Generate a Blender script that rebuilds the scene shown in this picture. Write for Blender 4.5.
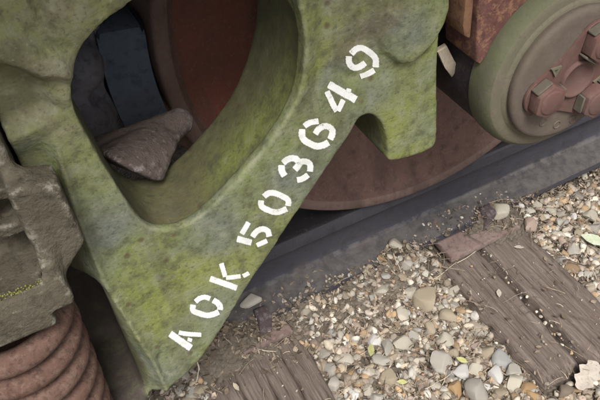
import bpy, bmesh, math, random
import numpy as np
from mathutils import Vector, Matrix
from mathutils.bvhtree import BVHTree

scene = bpy.context.scene
for o in list(bpy.data.objects): bpy.data.objects.remove(o)
COL = scene.collection
rnd = random.Random(7)
rng = np.random.default_rng(11)

# ------------------------------------------------------------------ camera
FPX, YAW, PIT, ROLL = 731.97, 0.38888, 0.77008, -0.11911
CAM = np.array([-0.62585, -0.94535, 1.02396])
Fv = np.array([math.sin(YAW)*math.cos(PIT), math.cos(YAW)*math.cos(PIT), -math.sin(PIT)])
_R = np.array([math.cos(YAW), -math.sin(YAW), 0.0]); _U = np.cross(_R, Fv)
Rv = math.cos(ROLL)*_R + math.sin(ROLL)*_U
Uv = -math.sin(ROLL)*_R + math.cos(ROLL)*_U
cd = bpy.data.cameras.new('camera'); cam = bpy.data.objects.new('camera', cd); COL.objects.link(cam)
cd.sensor_width = 36; cd.lens = 36*FPX/600; cd.clip_start = 0.02; cd.clip_end = 400
m3 = Matrix(((Rv[0], Uv[0], -Fv[0]), (Rv[1], Uv[1], -Fv[1]), (Rv[2], Uv[2], -Fv[2])))
cam.matrix_world = Matrix.Translation(CAM.tolist()) @ m3.to_4x4()
scene.camera = cam

# ------------------------------------------------------------------ sky, sun, exposure
SUN_EL, SUN_AZ = math.radians(58), math.radians(196)     # azimuth measured from +Y clockwise; open side of the track
w = bpy.data.worlds.new('World'); scene.world = w; w.use_nodes = True
nt = w.node_tree; bg = nt.nodes['Background']
sky = nt.nodes.new('ShaderNodeTexSky'); sky.sky_type = 'NISHITA'; sky.sun_disc = False
sky.sun_elevation = SUN_EL; sky.sun_rotation = SUN_AZ
sky.air_density = 1.0; sky.dust_density = 4.0; sky.ozone_density = 1.0
hs = nt.nodes.new('ShaderNodeHueSaturation'); hs.inputs['Saturation'].default_value = 0.35   # overcast, greyish sky
nt.links.new(sky.outputs[0], hs.inputs['Color']); nt.links.new(hs.outputs[0], bg.inputs[0]); bg.inputs[1].default_value = 0.07
sl = bpy.data.lights.new('sun', 'SUN'); sl.energy = 1.5; sl.angle = math.radians(22); sl.color = (1, .98, .955)
sun = bpy.data.objects.new('sun', sl); COL.objects.link(sun)
sd = Vector((math.sin(SUN_AZ)*math.cos(SUN_EL), math.cos(SUN_AZ)*math.cos(SUN_EL), math.sin(SUN_EL)))
sun.rotation_euler = sd.to_track_quat('Z', 'Y').to_euler(); sun.location = sd*8
scene.view_settings.view_transform = 'Standard'; scene.view_settings.look = 'None'
scene.view_settings.gamma = 1.0; scene.view_settings.exposure = 1.35
scene.cycles.max_bounces = 5; scene.cycles.diffuse_bounces = 3; scene.cycles.glossy_bounces = 2

# ------------------------------------------------------------------ measuring helpers
def ray(u):
    return Fv + Rv*(u[0]-300)/FPX - Uv*(u[1]-200)/FPX
def on(u, ax, v):
    d = ray(u); return CAM + d*(v-CAM[ax])/d[ax]
def onY(u, y): return on(u, 1, y)
def onZ(u, z): return on(u, 2, z)
def xz(us, y): return [(lambda P: (P[0], P[2]))(onY(u, y)) for u in us]

# ------------------------------------------------------------------ object helpers
def tag(o, label=None, cat=None, group=None, kind=None):
    if label: o['label'] = label
    if cat: o['category'] = cat
    if group: o['group'] = group
    if kind: o['kind'] = kind
    return o
def link(name, me, mat=None, parent=None):
    o = bpy.data.objects.new(name, me); COL.objects.link(o)
    if mat is not None and me is not None and not me.materials: me.materials.append(mat)
    if parent is not None: o.parent = parent
    return o
def empty(name, loc=(0, 0, 0)):
    o = bpy.data.objects.new(name, None); COL.objects.link(o); o.location = loc; o.empty_display_size = .05; return o
def mesh(name, V, F, smooth=True):
    me = bpy.data.meshes.new(name)
    me.from_pydata([tuple(map(float, v)) for v in V], [], [tuple(map(int, f)) for f in F]); me.update()
    if smooth: me.polygons.foreach_set('use_smooth', [True]*len(me.polygons))
    return me
def fastmesh(name, V, Q, smooth=True):
    V = np.asarray(V, dtype=np.float32); Q = np.asarray(Q, dtype=np.int32); n = Q.shape[1]
    me = bpy.data.meshes.new(name)
    me.vertices.add(len(V)); me.vertices.foreach_set('co', V.ravel())
    me.loops.add(Q.size); me.loops.foreach_set('vertex_index', Q.ravel())
    me.polygons.add(len(Q)); me.polygons.foreach_set('loop_start', np.arange(0, Q.size, n, dtype=np.int32))
    me.polygons.foreach_set('use_smooth', np.full(len(Q), smooth))
    me.update(calc_edges=True); me.validate(); return me
def setcol(me, name, C):
    a = me.attributes.new(name, 'FLOAT_COLOR', 'POINT')
    C = np.asarray(C, dtype=np.float32)
    if C.shape[1] == 3: C = np.concatenate([C, np.ones((len(C), 1), np.float32)], 1)
    a.data.foreach_set('color', C.ravel())
def bm_mesh(name, bm, smooth=True, angle=None):
    me = bpy.data.meshes.new(name); bmesh.ops.recalc_face_normals(bm, faces=bm.faces); bm.to_mesh(me); bm.free()
    if smooth: me.polygons.foreach_set('use_smooth', [True]*len(me.polygons))
    if smooth and angle is not None:
        me.set_sharp_from_angle(angle=math.radians(angle))
    return me
def prism(poly, y0, y1, bevel=0.0, seg=2):
    """polygon in (x, z) given depth y0..y1"""
    bm = bmesh.new()
    a = [bm.verts.new((x, y0, z)) for x, z in poly]; b = [bm.verts.new((x, y1, z)) for x, z in poly]
    n = len(poly); bm.faces.new(a); bm.faces.new(b[::-1])
    for i in range(n): bm.faces.new((a[i], b[i], b[(i+1) % n], a[(i+1) % n]))
    if bevel: bmesh.ops.bevel(bm, geom=list(bm.edges), offset=bevel, segments=seg, affect='EDGES', profile=.5)
    return bm
def lathe(prof, n=96, axis_xz=(0, 0)):
    """profile of (radius, y); axis along y"""
    V = []; Q = []
    for i in range(n):
        a = 2*math.pi*i/n
        for r, y in prof: V.append((axis_xz[0]+r*math.cos(a), y, axis_xz[1]+r*math.sin(a)))
    m = len(prof)
    for i in range(n):
        for j in range(m-1):
            Q.append((i*m+j, ((i+1) % n)*m+j, ((i+1) % n)*m+j+1, i*m+j+1))
    return V, Q

# ------------------------------------------------------------------ numpy noise
def vnoise(P, scale, seed=0):
    P = np.asarray(P, dtype=np.float64)*scale
    I = np.floor(P).astype(np.int64); f = P-I; f = f*f*(3-2*f)
    def h(i, j, k):
        n = (i*73856093) ^ (j*19349663) ^ (k*83492791) ^ (seed*2654435761)
        n = (n ^ (n >> 13))*1274126177; n = n ^ (n >> 16)
        return (n & 0xffff)/65535.0
    out = 0
    for dx in (0, 1):
        for dy in (0, 1):
            for dz in (0, 1):
                wgt = (f[..., 0] if dx else 1-f[..., 0])*(f[..., 1] if dy else 1-f[..., 1])*(f[..., 2] if dz else 1-f[..., 2])
                out = out+wgt*h(I[..., 0]+dx, I[..., 1]+dy, I[..., 2]+dz)
    return out*2-1
def fbm(P, scale, octs=3, seed=0):
    s = 0; a = 1; t = 0
    for k in range(octs): s = s+a*vnoise(P, scale*2**k, seed+k); t += a; a *= .5
    return s/t

# ------------------------------------------------------------------ signed distance modelling (castings)
def poly_sdf(X, Z, pts):
    pts = np.asarray(pts); d = np.full(X.shape, 1e9); ins = np.zeros(X.shape, bool)
    n = len(pts)
    for i in range(n):
        a = pts[i]; b = pts[(i+1) % n]; e = b-a
        wx = X-a[0]; wz = Z-a[1]
        t = np.clip((wx*e[0]+wz*e[1])/(e@e+1e-12), 0, 1)
        d = np.minimum(d, (wx-t*e[0])**2+(wz-t*e[1])**2)
        c = ((a[1] <= Z) & (b[1] > Z)) | ((b[1] <= Z) & (a[1] > Z))
        if abs(e[1]) > 1e-12:
            ins ^= c & (X < a[0]+(Z-a[1])*e[0]/e[1])
    d = np.sqrt(d); return np.where(ins, -d, d)
def chaikin(pts, it=2):
    pts = [np.array(p, float) for p in pts]
    for _ in range(it):
        q = []
        for i in range(len(pts)):
            a = pts[i]; b = pts[(i+1) % len(pts)]
            q += [a*.75+b*.25, a*.25+b*.75]
        pts = q
    return np.array(pts)
def smax(a, b, k):
    h = np.clip(.5+.5*(a-b)/k, 0, 1); return a*h+b*(1-h)+k*h*(1-h)
def smin(a, b, k): return -smax(-a, -b, k)
def sbox(X, Y, Z, x0, x1, y0, y1, z0, z1, r=.006):
    qx = np.abs(X-(x0+x1)/2)-(x1-x0)/2+r; qy = np.abs(Y-(y0+y1)/2)-(y1-y0)/2+r; qz = np.abs(Z-(z0+z1)/2)-(z1-z0)/2+r
    return np.sqrt(np.maximum(qx, 0)**2+np.maximum(qy, 0)**2+np.maximum(qz, 0)**2)+np.minimum(np.maximum(np.maximum(qx, qy), qz), 0)-r
def sstep(a, b, x): t = np.clip((x-a)/(b-a), 0, 1); return t*t*(3-2*t)
def surface_nets(S, org, h):
    S = S.astype(np.float32); neg = S < 0
    c = neg[:-1, :-1, :-1]; anyn = c.copy(); alln = c.copy()
    corners = [(i, j, k) for i in (0, 1) for j in (0, 1) for k in (0, 1)]
    nx, ny, nz = S.shape
    def sl(a, o): return a[o[0]:nx-1+o[0], o[1]:ny-1+o[1], o[2]:nz-1+o[2]]
    for o in corners[1:]:
        s = sl(neg, o); anyn |= s; alln &= s
    act = anyn & ~alln
    idx = np.full(act.shape, -1, np.int64); A = np.argwhere(act); idx[act] = np.arange(len(A))
    acc = np.zeros((len(A), 3)); cnt = np.zeros(len(A))
    val = {o: S[A[:, 0]+o[0], A[:, 1]+o[1], A[:, 2]+o[2]] for o in corners}
    for o in corners:
        for ax in range(3):
            if o[ax]: continue
            o2 = list(o); o2[ax] = 1; o2 = tuple(o2)
            a = val[o]; b = val[o2]; x = (a < 0) != (b < 0)
            t = np.where(x, a/np.where(x, a-b, 1), 0)
            p = np.tile(np.array(o, float), (len(A), 1)); p[:, ax] = t
            acc[x] += p[x]; cnt[x] += 1
    V = (A+acc/cnt[:, None])*h+np.array(org)
    Q = []
    for ax in range(3):
        u, v = (ax+1) % 3, (ax+2) % 3
        a = [slice(None)]*3; b = [slice(None)]*3
        a[ax] = slice(0, -1); b[ax] = slice(1, None)
        ch = neg[tuple(a)] != neg[tuple(b)]
        E_ = np.argwhere(ch)
        E_ = E_[(E_[:, u] > 0) & (E_[:, v] > 0) & (E_[:, u] < S.shape[u]-1) & (E_[:, v] < S.shape[v]-1)]
        du = np.zeros(3, int); du[u] = 1; dv = np.zeros(3, int); dv[v] = 1
        g = lambda P: idx[P[:, 0], P[:, 1], P[:, 2]]
        q = np.stack([g(E_-du-dv), g(E_-dv), g(E_), g(E_-du)], 1)
        inside = neg[E_[:, 0], E_[:, 1], E_[:, 2]]
        q[~inside] = q[~inside][:, ::-1]
        Q.append(q)
    return V, np.concatenate(Q)
def vnormals(V, Q):
    n = np.cross(V[Q[:, 2]]-V[Q[:, 0]], V[Q[:, 3]]-V[Q[:, 1]]); N = np.zeros_like(V)
    for k in range(4): np.add.at(N, Q[:, k], n)
    return N/(np.linalg.norm(N, axis=1)[:, None]+1e-12)
def grid(x0, x1, y0, y1, z0, z1, h):
    ax = np.arange(x0, x1, h); ay = np.arange(y0, y1, h); az = np.arange(z0, z1, h)
    return ax[:, None, None], ay[None, :, None], az[None, None, :]

# ------------------------------------------------------------------ materials
class NT:
    def __init__(s, name):
        s.m = bpy.data.materials.new(name); s.m.use_nodes = True; s.t = s.m.node_tree; s.b = s.t.nodes['Principled BSDF']
        s.co = s.t.nodes.new('ShaderNodeTexCoord')
    def n(s, typ, **kw):
        nd = s.t.nodes.new(typ)
        for k, v in kw.items():
            if k in nd.inputs: nd.inputs[k].default_value = v
            else: setattr(nd, k, v)
        return nd
    def l(s, a, b): s.t.links.new(a, b)
    def noise(s, scale, detail=5, rough=.6, vec=None, stretch=None, dist=0.0, obj='Object'):
        nd = s.n('ShaderNodeTexNoise', Scale=scale, Detail=detail, Roughness=rough, Distortion=dist)
        v = vec or s.co.outputs[obj]
        if stretch:
            mp = s.n('ShaderNodeMapping'); mp.inputs['Scale'].default_value = stretch; s.l(v, mp.inputs[0]); v = mp.outputs[0]
        s.l(v, nd.inputs['Vector']); return nd.outputs['Fac']
    def vor(s, scale, feature='F1', vec=None):
        nd = s.n('ShaderNodeTexVoronoi', Scale=scale, feature=feature); s.l(vec or s.co.outputs['Object'], nd.inputs['Vector']); return nd.outputs['Distance']
    def ramp(s, fac, stops, interp='LINEAR'):
        r = s.n('ShaderNodeValToRGB'); r.color_ramp.interpolation = interp; el = r.color_ramp.elements
        while len(el) < len(stops): el.new(.5)
        for e, (p, c) in zip(el, stops):
            e.position = p; e.color = (c, c, c, 1) if isinstance(c, (int, float)) else (*c, 1)
        s.l(fac, r.inputs[0]); return r.outputs[0]
    def mix(s, fac, a, b, mode='MIX'):
        nd = s.n('ShaderNodeMix', data_type='RGBA', blend_type=mode)
        for sock, v in ((nd.inputs[0], fac), (nd.inputs[6], a), (nd.inputs[7], b)):
            if isinstance(v, (int, float)): sock.default_value = v
            elif isinstance(v, tuple): sock.default_value = (*v, 1)
            else: s.l(v, sock)
        return nd.outputs[2]
    def math(s, op, a, b=0.0):
        nd = s.n('ShaderNodeMath', operation=op)
        for i, v in enumerate((a, b)):
            if isinstance(v, (int, float)): nd.inputs[i].default_value = v
            else: s.l(v, nd.inputs[i])
        return nd.outputs[0]
    def attr(s, name):
        a = s.n('ShaderNodeAttribute', attribute_name=name); return a
    def bump(s, h, dist=.001, strength=1.0, prev=None):
        b = s.n('ShaderNodeBump', Strength=strength, Distance=dist); s.l(h, b.inputs['Height'])
        if prev is not None: s.l(prev, b.inputs['Normal'])
        return b.outputs[0]
    def done(s, col, rough=.85, nrm=None, spec=.3, metal=0.0):
        if isinstance(col, tuple): s.b.inputs['Base Color'].default_value = (*col, 1)
        else: s.l(col, s.b.inputs['Base Color'])
        if isinstance(rough, (int, float)): s.b.inputs['Roughness'].default_value = rough
        else: s.l(rough, s.b.inputs['Roughness'])
        s.b.inputs['Specular IOR Level'].default_value = spec; s.b.inputs['Metallic'].default_value = metal
        if nrm is not None: s.l(nrm, s.b.inputs['Normal'])
        return s.m

def mat_casting():
    s = NT('lichened_green_paint')
    at = s.attr('tint'); col = at.outputs['Color']; moss = at.outputs['Alpha']
    n1 = s.noise(11, 4, .6, dist=.4); n2 = s.noise(48, 4, .62); n3 = s.noise(230, 3, .6); n4 = s.noise(8, 3, .6, dist=.8)
    dr = s.noise(30, 4, .6, stretch=(1.0, 1.0, .12))                                                  # dirt carried down by rain
    c = s.mix(s.math('MULTIPLY', s.ramp(n1, [(.42, 0), (.64, .75)]), moss), col, (.178, .204, .050))  # green algae film
    c = s.mix(s.math('MULTIPLY', s.ramp(n4, [(.50, 0), (.66, .45)]), moss), c, (.125, .134, .105))                               # faded grey paint
    c = s.mix(s.math('MULTIPLY', s.ramp(n2, [(.50, 0), (.70, .6)]), moss), c, (.255, .26, .185))     # pale lichen
    c = s.mix(s.ramp(n2, [(.33, .7), (.48, 0)]), c, (.080, .082, .044))                              # grime
    c = s.mix(s.ramp(dr, [(.34, .45), (.48, 0)]), c, (.085, .078, .05))
    c = s.mix(s.ramp(n3, [(.30, .55), (.45, 0)]), c, (.065, .06, .045))
    c = s.mix(s.math('MULTIPLY', s.ramp(n3, [(.60, 0), (.74, .35)]), moss), c, (.32, .32, .22))
    v = s.n('ShaderNodeTexVoronoi', Scale=42.0); s.l(s.co.outputs['Object'], v.inputs['Vector'])
    pit = s.math('MULTIPLY', s.ramp(v.outputs['Distance'], [(.10, .8), (.22, 0)]), s.ramp(n1, [(.50, 0), (.60, 1)]))
    c = s.mix(pit, c, (.085, .055, .035))                                                             # rust spots where paint has gone
    ge = s.n('ShaderNodeNewGeometry'); c = s.mix(s.math('MULTIPLY', s.ramp(ge.outputs['Pointiness'], [(.52, 0), (.56, .55)]), s.ramp(n2, [(.35, .2), (.6, 1)])), c, (.27, .265, .165))   # edges rubbed pale
    h = s.math('ADD', n2, s.math('MULTIPLY', n3, .9))
    return s.done(c, .78, s.bump(h, .0013, .75), .3)
def mat_rust(name, base, dark, light, scale=20, lich=0.0, lcol=(.45, .43, .40), rough=.9, bump=.0015, streak=None):
    s = NT(name)
    n1 = s.noise(scale, 6, .65, stretch=streak); n2 = s.noise(scale*6, 5, .65); n3 = s.noise(scale*22, 3, .6)
    c = s.mix(s.ramp(n1, [(.35, 0), (.65, 1)]), base, light)
    c = s.mix(s.ramp(n2, [(.30, .8), (.50, 0)]), c, dark)
    c = s.mix(s.ramp(n3, [(.55, 0), (.75, .45)]), c, light)
    if lich:
        ge = s.n('ShaderNodeNewGeometry'); edge = s.ramp(ge.outputs['Pointiness'], [(.503, 0), (.535, 1)])
        crust = s.ramp(s.noise(scale*4.5, 5, .75, dist=.3), [(.50, 0), (.60, 1)]); spk = s.ramp(s.noise(scale*9, 4, .7), [(.62, 0), (.70, 1)]); zone = s.ramp(s.noise(scale*.8, 3, .6), [(.48, 0), (.60, .8)])
        v = s.math('ADD', s.math('MULTIPLY', edge, crust), s.math('MULTIPLY', spk, zone)); v.node.use_clamp = True
        c = s.mix(s.math('MULTIPLY', v, lich), c, lcol)
    nb = s.bump(s.math('ADD', n2, s.math('MULTIPLY', n3, .6)), bump, .8)
    return s.done(c, rough, nb, .25)
M = {}
M['cast'] = mat_casting()
M['wheel'] = mat_rust('brown_rusted_wheel', (.090, .052, .046), (.055, .032, .029), (.12, .072, .063), 9, .25, (.3, .24, .2), bump=.0006)
def mat_rail():
    s = NT('purple_brown_rail')
    n1 = s.noise(8, 5, .65, stretch=(.25, 1, 1)); n2 = s.noise(50, 4, .65); n3 = s.noise(180, 3, .6)
    c = s.mix(s.ramp(n1, [(.35, 0), (.65, 1)]), (.042, .041, .051), (.054, .051, .060)); c = s.mix(s.ramp(n2, [(.3, .7), (.5, 0)]), c, (.036, .031, .032))
    g = s.n('ShaderNodeNewGeometry'); sx = s.n('ShaderNodeSeparateXYZ'); s.l(g.outputs['Normal'], sx.inputs[0]); sp = s.n('ShaderNodeSeparateXYZ'); s.l(s.co.outputs['Object'], sp.inputs[0])
    dust = s.math('MULTIPLY', s.ramp(sx.outputs[2], [(.55, 0), (.85, 1)]), s.ramp(sp.outputs[2], [(0, 1), (.02, 0)]))     # dust lies on the foot only: the head top gets painted-in shade instead
    below = s.math('LESS_THAN', sp.outputs[2], -.06); dust = s.math('MULTIPLY', s.ramp(sx.outputs[2], [(.55, 0), (.85, .95)]), below)
    dc = s.mix(s.ramp(n2, [(.35, 0), (.62, 1)]), (.052, .047, .047), (.098, .087, .080)); c = s.mix(dust, c, dc)
    ln = s.math('MULTIPLY', s.math('LESS_THAN', sp.outputs[2], -.1215), s.math('GREATER_THAN', sp.outputs[2], -.1290)); c = s.mix(s.math('MULTIPLY', ln, s.ramp(n2, [(.40, .0), (.60, .6)])), c, (.125, .115, .112))
    head = s.math('GREATER_THAN', sp.outputs[2], -.0055); c = s.mix(head, c, (.016, .014, .015))  # near-black head top: shade under wheel and frame put into the colour
    c = s.mix(s.ramp(n3, [(.62, 0), (.78, .35)]), c, (.15, .13, .12))
    sc = s.noise(26, 4, .6, stretch=(.5, 1, 1)); c = s.mix(s.ramp(sc, [(.56, 0), (.70, .4)]), c, (.078, .056, .047))
    return s.done(c, .7, s.bump(s.math('ADD', n2, n3), .0014, .8), .3)
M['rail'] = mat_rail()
def mat_wheel():
    s = NT('brown_rusted_wheel'); n1 = s.noise(9, 5, .65); n2 = s.noise(54, 4, .65); n3 = s.noise(200, 3, .6)
    c = s.mix(s.ramp(n1, [(.35, 0), (.65, 1)]), (.112, .062, .050), (.142, .084, .068)); c = s.mix(s.ramp(n2, [(.3, .7), (.5, 0)]), c, (.06, .038, .034))
    sp = s.n('ShaderNodeSeparateXYZ'); s.l(s.co.outputs['Object'], sp.inputs[0])
    dz = s.math('SUBTRACT', sp.outputs[2], .457); rad = s.math('SQRT', s.math('ADD', s.math('MULTIPLY', sp.outputs[0], sp.outputs[0]), s.math('MULTIPLY', dz, dz)))
    plate_ = s.math('LESS_THAN', rad, .424); rim_ = s.math('GREATER_THAN', rad, .4345)
    red = s.math('MULTIPLY', s.math('MULTIPLY', s.ramp(s.math('MULTIPLY', sp.outputs[0], -1.0), [(.22, 0), (.34, 1)]), s.ramp(n1, [(.30, .2), (.55, .9)])), plate_)
    c = s.mix(red, c, (.19, .064, .046)); c = s.mix(s.math('MULTIPLY', rim_, s.ramp(n2, [(.3, .4), (.6, .9)])), c, (.165, .115, .098)); c = s.mix(s.ramp(n3, [(.54, 0), (.72, .5)]), c, (.19, .13, .11)); st = s.noise(16, 4, .6, stretch=(1, 1, .15)); c = s.mix(s.ramp(st, [(.36, .55), (.5, 0)]), c, (.055, .036, .032))
    return s.done(c, .85, s.bump(s.math('ADD', n2, n3), .0012, .8), .25)
M['wheel'] = mat_wheel()
M['spring'] = mat_rust('rusty_spring_steel', (.100, .054, .040), (.034, .020, .016), (.132, .078, .058), 22, .25, (.25, .18, .14), bump=.0012)
M['bolster'] = mat_rust('brown_grey_lichened_iron', (.078, .066, .046), (.034, .029, .021), (.108, .093, .066), 14, .5, (.36, .34, .28), bump=.003)
M['adapter'] = mat_rust('red_brown_iron', (.115, .048, .042), (.055, .027, .024), (.15, .075, .062), 14, .5, (.36, .2, .1), bump=.0008)
M['orange'] = mat_rust('orange_rust', (.17, .085, .05), (.07, .04, .028), (.23, .13, .075), 18, .0, bump=.001)
M['shoe'] = mat_rust('dark_blue_grey_iron', (.075, .092, .122), (.042, .05, .064), (.10, .118, .15), 12, .25, (.22, .2, .24), bump=.0008)
M['head'] = mat_rust('dark_grey_iron', (.105, .10, .11), (.05, .048, .054), (.165, .155, .17), 14, .35, (.32, .28, .32), bump=.0015)
M['beam'] = mat_rust('grey_brown_iron', (.110, .082, .070), (.05, .038, .032), (.145, .112, .096), 14, .6, (.42, .38, .37), bump=.003)
def mat_bearing(name, a, b, g, bump=.0008):
    s = NT(name)
    n1 = s.noise(9, 5, .6, dist=.6); n2 = s.noise(60, 6, .65); n3 = s.noise(260, 3, .6)
    c = s.mix(s.ramp(n1, [(.40, 0), (.62, .85)]), a, b)
    c = s.mix(s.ramp(n2, [(.48, 0), (.72, .65)]), c, g)
    c = s.mix(s.ramp(n3, [(.3, .5), (.45, 0)]), c, (.09, .07, .06))
    return s.done(c, .8, s.bump(s.math('ADD', n2, s.math('MULTIPLY', n3, .6)), bump, .7), .3)
M['cup'] = mat_bearing('mossy_bearing_face', (.138, .116, .085), (.128, .122, .076), (.17, .143, .108))
M['cup_rim'] = mat_bearing('green_bearing_flank', (.100, .098, .062), (.108, .118, .060), (.14, .125, .088))
M['barrel'] = mat_bearing('dark_bearing_barrel', (.042, .032, .033), (.034, .027, .028), (.065, .05, .048))
M['cap'] = mat_bearing('dusty_brown_cap', (.115, .088, .074), (.112, .092, .066), (.15, .120, .096))
M['plate'] = mat_bearing('red_locking_plate', (.118, .060, .050), (.105, .064, .050), (.15, .098, .08))
M['screw'] = mat_bearing('rusty_red_screw', (.125, .062, .053), (.11, .07, .058), (.16, .105, .085))
M['hexside'] = mat_bearing('dull_tab', (.098, .085, .064), (.105, .095, .07), (.14, .12, .09))
def mat_paint():
    s = NT('white_stencil_paint')
    n = s.noise(45, 6, .65); n2 = s.noise(200, 4, .6)
    c = s.mix(s.ramp(n, [(.45, 0), (.70, .6)]), (.80, .80, .77), (.55, .56, .47))
    c = s.mix(s.ramp(n2, [(.27, .7), (.37, 0)]), c, (.25, .27, .18))
    e = s.attr('edge').outputs['Fac']; al = s.math('ADD', s.math('MULTIPLY', e, 1.5), s.math('SUBTRACT', s.math('MULTIPLY', s.noise(120, 4, .65), 2.0), 1.05)); al.node.use_clamp = True
    al2 = s.math('MULTIPLY', al, s.ramp(s.noise(70, 5, .7), [(.27, .15), (.36, 1)])); s.l(al2, s.b.inputs['Alpha'])
    return s.done(c, .8, s.bump(n2, .0006, .6), .2)
M['paint'] = mat_paint()
def mat_soil():
    s = NT('brown_soil_and_grit')
    n1 = s.noise(7, 6, .65); n2 = s.noise(60, 6, .7); v = s.vor(140)
    c = s.mix(s.ramp(n1, [(.35, 0), (.65, 1)]), (.11, .09, .07), (.19, .16, .125))
    c = s.mix(s.ramp(n2, [(.45, 0), (.7, .8)]), c, (.23, .195, .15)); c = s.mix(s.ramp(v, [(.05, .5), (.35, 0)]), c, (.30, .27, .22))
    c = s.mix(s.ramp(n2, [(.3, .7), (.45, 0)]), c, (.045, .036, .028))
    return s.done(c, 1, s.bump(s.math('ADD', n2, s.math('MULTIPLY', v, -.5)), .012, 1), .1)
M['soil'] = mat_soil()
def stone_detail(s, c):
    n = s.noise(70, 5, .65); n2 = s.noise(260, 4, .6)
    c = s.mix(s.ramp(n, [(.35, .45), (.55, 0)]), c, (.20, .165, .125)); c = s.mix(s.ramp(n2, [(.58, 0), (.75, .3)]), c, (.7, .67, .6))
    return s.done(c, .85, s.bump(s.math('ADD', n, s.math('MULTIPLY', n2, .6)), .0015, .8), .25)
PAL = [(.52, .455, .36), (.41, .345, .27), (.60, .56, .48), (.34, .305, .255), (.45, .365, .265), (.29, .23, .175), (.40, .38, .34), (.40, .275, .16), (.50, .44, .36), (.36, .28, .225)]
def mat_stone_obj():
    s = NT('ballast_stone'); a = s.n('ShaderNodeObjectInfo')
    return stone_detail(s, s.mix(1.0, a.outputs['Color'], (1, 1, 1), 'MULTIPLY'))
def mat_attr(name, trans=False):
    s = NT(name); return stone_detail(s, s.attr('tint').outputs['Color'])
M['stone'] = mat_stone_obj(); M['stonestuff'] = mat_attr('small_ballast')
def mat_litter():
    s = NT('leaf_litter'); c = s.attr('tint').outputs['Color']; n = s.noise(120, 4, .6)
    return s.done(s.mix(s.ramp(n, [(.35, .5), (.6, 0)]), c, (.08, .06, .045)), .9, s.bump(n, .001, .5), .15)
M['litter'] = mat_litter()
def mat_wood(name, a, b, d):
    s = NT(name)
    g = s.noise(9, 6, .7, stretch=(13, .9, 8), dist=1.1); f = s.noise(17, 5, .7, stretch=(14, .45, 10), dist=.6); n = s.noise(10, 5, .6); sp = s.noise(90, 4, .6)
    c = s.mix(s.ramp(g, [(.32, 0), (.66, 1)]), a, b); c = s.mix(s.ramp(f, [(.30, .9), (.46, 0)]), c, d)
    c = s.mix(s.ramp(n, [(.46, 0), (.68, .6)]), c, (.17, .13, .105)); c = s.mix(s.ramp(sp, [(.62, 0), (.74, .5)]), c, (.3, .26, .21))
    return s.done(c, .92, s.bump(s.math('ADD', g, s.math('MULTIPLY', f, .8)), .006, .9), .15)
M['wood'] = mat_wood('weathered_tie_wood', (.128, .097, .079), (.265, .215, .182), (.030, .022, .018))
M['leaf'] = mat_rust('pale_dead_leaf', (.40, .345, .285), (.26, .21, .165), (.50, .445, .38), 30, 0, bump=.001)
M['straw'] = mat_rust('pale_straw', (.42, .35, .26), (.3, .24, .17), (.5, .44, .34), 40, 0, bump=.0005)
M['greenleaf'] = mat_rust('pale_green_leaf', (.40, .44, .30), (.28, .34, .2), (.50, .52, .40), 30, 0, bump=.0008)
M['car'] = mat_rust('dark_underframe', (.07, .05, .045), (.04, .03, .03), (.1, .07, .06), 5, 0)

# ================================================================== THE GROUND
TIES = [(-.533, -.325), (.016, .246)]       # x spans of the two ties in view
TIE_Z = -.214
def in_tie(x, y, m=0.0):
    return any(a-m < x < b+m for a, b in TIES) and y > -.47-m
def ground_z(P):
    x = P[:, 0]; y = P[:, 1]
    q = np.stack([x, y, np.zeros_like(x)], 1)
    z = -.232+.012*fbm(q, 6, 3, 3)+.006*fbm(q, 30, 3, 9)
    near = np.exp(-((y+.075)/.055)**2)*(y < -.02)
    bank = .085*near*(1-sstep(.12, .42, x))+.035*near*sstep(.12, .42, x)
    bank = bank*(1-.95*np.exp(-((x-.062)/.045)**2)*(y < -.06))
    bank = bank+.040*np.exp(-((x-.185)/.065)**2-((y+.100)/.038)**2)+.030*np.exp(-((x+.44)/.085)**2-((y+.080)/.026)**2)
    z = z-.05*np.exp(-((x-.130)/.022)**2)*(y > -.44)*(y < -.10)      # open split between the two halves of the tie
    return z+bank*(.85+.3*fbm(q, 14, 2, 21))
def spaced(lo, hi, h, far):
    a = list(np.arange(lo, hi+h/2, h)); s = h*1.6; v = lo; left = []
    while v > -far: v -= s; left.append(v); s *= 1.5
    s = h*1.6; v = hi; right = []
    while v < far: v += s; right.append(v); s *= 1.5
    return np.array(left[::-1]+a+right)
gx = spaced(-1.0, 1.35, .008, 60); gy = spaced(-.75, .75, .008, 60)
GX, GY = np.meshgrid(gx, gy, indexing='ij'); P = np.stack([GX.ravel(), GY.ravel()], 1)
gz = ground_z(P)
I = np.arange(len(gx)*len(gy)).reshape(len(gx), len(gy))
Q = np.stack([I[:-1, :-1], I[1:, :-1], I[1:, 1:], I[:-1, 1:]], -1).reshape(-1, 4)
ground = link('ballast_ground', fastmesh('ballast_ground', np.column_stack([P, gz]), Q), M['soil']); tag(ground, 'brown soil and grit of the track bed under the ballast stones', None, None, 'structure')
def gz1(x, y): return float(ground_z(np.array([[x, y]]))[0])

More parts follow.
